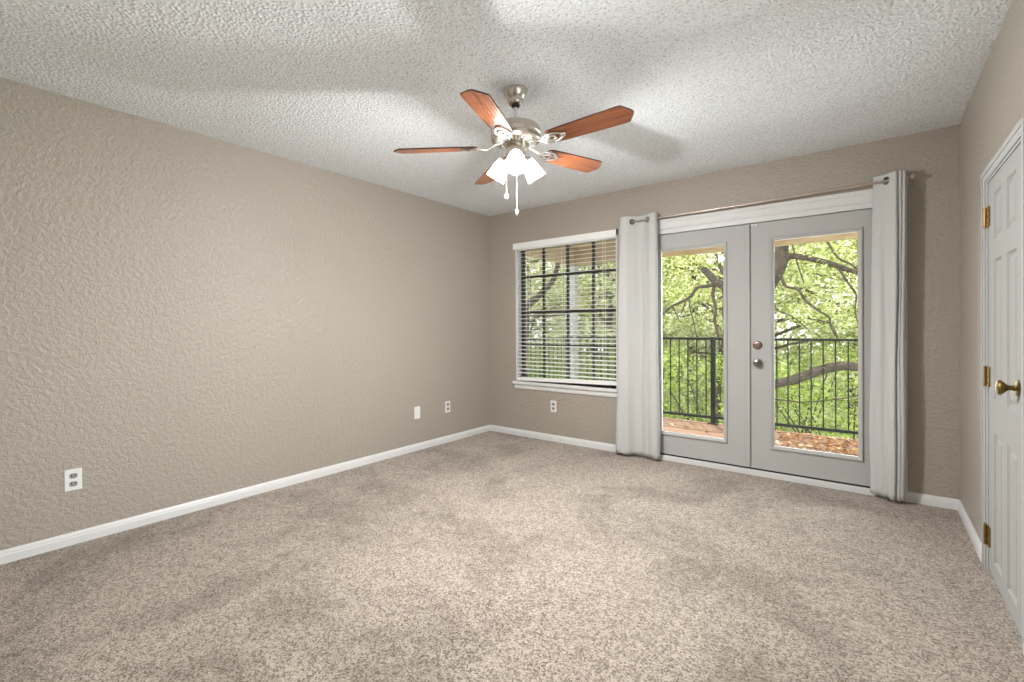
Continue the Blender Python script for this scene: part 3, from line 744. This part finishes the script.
# the big live oak close to the railing
rnd = random.Random(11)
TB = (1.85, 5.15, -2.75)
limbs = [
 ([TB, (1.80, 5.1, -1.2), (1.72, 5.02, .1), (1.74, 5.0, 1.2), (1.98, 5.0, 1.78), (2.20, 5.0, 2.20), (2.24, 5.0, 2.75), (2.15, 5.05, 3.8)], .19, .09),
 ([(2.15, 5.0, 2.02), (2.30, 5.0, 2.30), (2.44, 5.0, 2.335), (2.79, 5.0, 2.225), (3.03, 5.0, 2.12), (3.30, 5.0, 2.0), (3.9, 5.0, 1.9)], .060, .030),
 ([(1.72, 5.02, .0), (1.95, 4.95, .11), (2.11, 4.92, .18), (2.47, 4.95, .30), (2.78, 4.95, .455), (3.05, 4.95, .535), (3.28, 4.95, .53), (3.9, 4.9, .45)], .085, .066),
 ([(1.75, 5.0, 1.35), (1.52, 5.0, 1.72), (1.33, 5.0, 1.90), (1.19, 5.0, 1.99), (1.06, 5.0, 2.14), (.95, 5.0, 2.26)], .085, .062),
 ([(1.50, 5.0, 1.75), (1.42, 5.0, 2.0), (1.28, 5.0, 2.22), (1.18, 5.0, 2.5)], .05, .03),
 ([(1.20, 5.0, 1.96), (1.02, 4.95, 1.91), (.87, 4.95, 1.90), (.74, 4.95, 1.73), (.52, 4.95, 1.62), (.35, 4.95, 1.535), (.13, 4.95, 1.31), (-.15, 4.95, .9)], .036, .018),
 ([(1.16, 5.0, 1.93), (1.14, 4.98, 1.75), (1.19, 4.98, 1.5), (1.17, 4.98, 1.28), (1.23, 4.98, 1.0), (1.25, 4.98, .75)], .032, .020),
 ([(1.30, 5.0, 1.90), (1.33, 4.98, 1.65), (1.31, 4.98, 1.4), (1.37, 4.98, 1.15)], .026, .014),
 ([(2.40, 4.8, 2.60), (2.486, 4.8, 2.22), (2.58, 4.8, 1.87)], .014, .009),
 ([(2.16, 5.0, 2.05), (2.26, 4.8, 1.97), (2.33, 4.8, 1.83), (2.50, 4.8, 1.76), (2.60, 4.8, 1.59), (2.75, 4.8, 1.44), (2.916, 4.8, 1.31), (2.93, 4.8, 1.19), (3.03, 4.8, .96)], .026, .012),
 ([(1.95, 4.95, 1.72), (2.14, 4.8, 1.58), (2.20, 4.8, 1.44), (2.43, 4.8, 1.32), (2.66, 4.8, 1.09)], .018, .008),
 ([(2.82, 4.8, 2.65), (2.906, 4.8, 2.48), (3.03, 4.8, 2.24), (3.19, 4.8, 2.12), (3.36, 4.8, 1.96)], .020, .012),
 ([(2.98, 5.0, 2.14), (3.05, 4.95, 2.05), (3.157, 4.9, 1.84), (3.257, 4.9, 1.65), (3.244, 4.9, 1.42), (3.28, 4.9, 1.2)], .022, .010),
 ([(2.62, 4.8, 1.30), (2.877, 4.8, 1.235), (2.98, 4.8, 1.14), (3.06, 4.8, .87)], .011, .007),
 ([(.72, 4.95, 1.72), (.76, 4.9, 1.48), (.81, 4.9, 1.30), (.87, 4.9, .99)], .014, .008),
 ([(.66, 4.95, 1.68), (.605, 4.9, 1.45), (.49, 4.9, 1.30)], .012, .007),
 ([(.40, 4.95, 1.57), (.53, 4.9, 1.34), (.59, 4.9, 1.24)], .010, .006),
 ([(1.75, 4.9, -.15), (2.18, 4.5, -.01), (2.55, 4.5, -.02), (2.945, 4.5, .048), (3.4, 4.5, .17)], .012, .008)]
blobs = []
for _ in range(46):
    x = rnd.uniform(-.9, 4.4); zc = rnd.uniform(1.1, 3.9)
    blobs.append(((x, rnd.uniform(5.3, 6.6), zc), (.50, .4, .22), 190))
for _ in range(10): blobs.append(((rnd.uniform(-.2, 4.2), rnd.uniform(4.7, 5.1), rnd.uniform(2.3, 3.4)), (.45, .3, .2), 110))
tree('large live oak just past the balcony with its trunk hidden between the two doors', TB, limbs, blobs, .072, LEAF_A, 21)

def big_tree(label, x, y, h, seed, m, leaf=.10, spread=2.2, n=7000, low=-1.0, r=.13, lean=0.):
    rnd = random.Random(seed); b = (x, y, gz(x, y)-.1); top = h
    limbs = [([b, (x+lean*.3, y, b[2]+(top-b[2])*.35), (x+lean*.7+.15, y+.1, b[2]+(top-b[2])*.65), (x+lean, y, top*.9)], r, r*.4)]
    blobs = []; k = 60
    for i in range(9):
        a = rnd.uniform(0, 6.28); f0 = rnd.uniform(.35, .85); z0 = b[2]+(top-b[2])*f0
        e = (x+lean*f0+math.cos(a)*spread*.8, y+math.sin(a)*spread*.5, z0+rnd.uniform(.0, 1.0))
        s = (x+lean*f0*.9, y, z0-.2); mid = tuple((p+q)/2+rnd.uniform(-.15, .25) for p, q in zip(s, e))
        limbs.append(([s, mid, e], r*.42, .018))
    for i in range(k):
        a = rnd.uniform(0, 6.28); q = rnd.uniform(.1, 1)**.6; z0 = rnd.uniform(low, top)
        blobs.append(((x+math.cos(a)*spread*q, y+math.sin(a)*spread*.55*q, z0), (.62, .5, .34), n//k))
    return tree(label, b, limbs, blobs, leaf, m, seed)
# tree seen through the blind, with one thick crooked limb
t_b = (-4.35, 6.1, -2.6)
limbs2 = [([t_b, (-4.3, 6.0, -.5), (-4.2, 6.0, .9), (-3.95, 6.0, 1.60)], .17, .11), ([(-4.0, 6.0, 1.5), (-3.76, 6.0, 1.78), (-3.50, 6.0, 1.93), (-3.28, 6.0, 2.11), (-2.95, 6.0, 2.42), (-2.7, 6.0, 3.2)], .105, .06),
          ([(-3.9, 6.0, 1.45), (-3.53, 6.0, 1.50), (-3.13, 6.0, 1.465), (-2.6, 6.0, 1.49)], .030, .018), ([(-4.15, 6.0, 1.1), (-4.6, 6.0, 2.0), (-4.9, 6.1, 3.1)], .08, .04)]
rnd = random.Random(3)
blobs2 = [((rnd.uniform(-5.6, -1.4), rnd.uniform(6.3, 7.4), rnd.uniform(.6, 3.6)), (.6, .45, .3), 130) for _ in range(44)]
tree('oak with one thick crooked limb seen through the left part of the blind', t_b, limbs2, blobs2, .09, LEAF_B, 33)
big_tree('tall pale tree in the distance seen through the right door leaf, far behind the railing', 3.1, 10.2, 4.9, 41, LEAF_A, .11, 2.6, 15000, -1.8)
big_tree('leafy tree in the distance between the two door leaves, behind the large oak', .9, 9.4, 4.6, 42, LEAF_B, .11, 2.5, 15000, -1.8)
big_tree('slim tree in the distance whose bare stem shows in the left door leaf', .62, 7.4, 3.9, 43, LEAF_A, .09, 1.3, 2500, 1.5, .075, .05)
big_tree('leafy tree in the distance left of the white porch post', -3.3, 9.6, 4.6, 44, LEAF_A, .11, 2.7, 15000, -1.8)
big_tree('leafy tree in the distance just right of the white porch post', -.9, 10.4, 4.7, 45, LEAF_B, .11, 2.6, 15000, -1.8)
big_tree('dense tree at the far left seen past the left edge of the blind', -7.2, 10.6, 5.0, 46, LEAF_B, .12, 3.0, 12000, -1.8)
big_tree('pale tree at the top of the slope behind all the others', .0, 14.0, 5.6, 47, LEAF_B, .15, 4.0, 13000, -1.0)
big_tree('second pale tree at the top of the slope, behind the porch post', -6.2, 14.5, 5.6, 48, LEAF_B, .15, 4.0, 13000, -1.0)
big_tree('tree beyond the right edge of the right door leaf', 6.0, 11.0, 5.0, 49, LEAF_A, .12, 2.4, 9000, -1.8)
def shrub(label, x, y, w, zt, seed, n=3600):
    rnd = random.Random(seed); b = (x, y, gz(x, y)-.1); limbs = []; blobs = []
    for i in range(8):
        a = rnd.uniform(0, 6.28); e = (x+math.cos(a)*w*.7, y+math.sin(a)*.4, zt-rnd.uniform(.2, .9))
        limbs.append(([b, ((b[0]+e[0])/2+.1, (b[1]+e[1])/2, (b[2]+e[2])/2+.2), e], .028, .008))
    k = 40
    for i in range(k): blobs.append(((x+rnd.uniform(-w, w), y+rnd.uniform(-.7, .7), rnd.uniform(b[2]+.3, zt)), (.38, .34, .24), n//k))
    tree(label, b, limbs, blobs, .075, LEAF_C, seed, cat='shrub', name='understory_shrub')
shrub('bright green shrub behind the railing in the right door leaf', 2.9, 5.9, 1.3, .35, 61)
shrub('bright green shrub behind the railing in the left door leaf', .75, 6.2, 1.2, .55, 62)
shrub('shrub behind the railing and right of the white porch post', -1.3, 6.6, 1.2, .6, 63)
shrub('shrub beyond the short end railing, left of the white porch post', -3.4, 7.4, 1.4, .5, 64)
shrub('low shrub far down the slope behind the large oak', 1.9, 7.9, 1.5, .6, 65)

rg = np.random.default_rng(77)                        # the woods that close the view
xs = rg.uniform(-17, 8, 26000); zt = 4.6 + .9*np.sin(xs*.9) + .6*np.sin(xs*2.3+1)
zz = -1.5 + (zt+1.5)*rg.uniform(0, 1, 26000)**.9
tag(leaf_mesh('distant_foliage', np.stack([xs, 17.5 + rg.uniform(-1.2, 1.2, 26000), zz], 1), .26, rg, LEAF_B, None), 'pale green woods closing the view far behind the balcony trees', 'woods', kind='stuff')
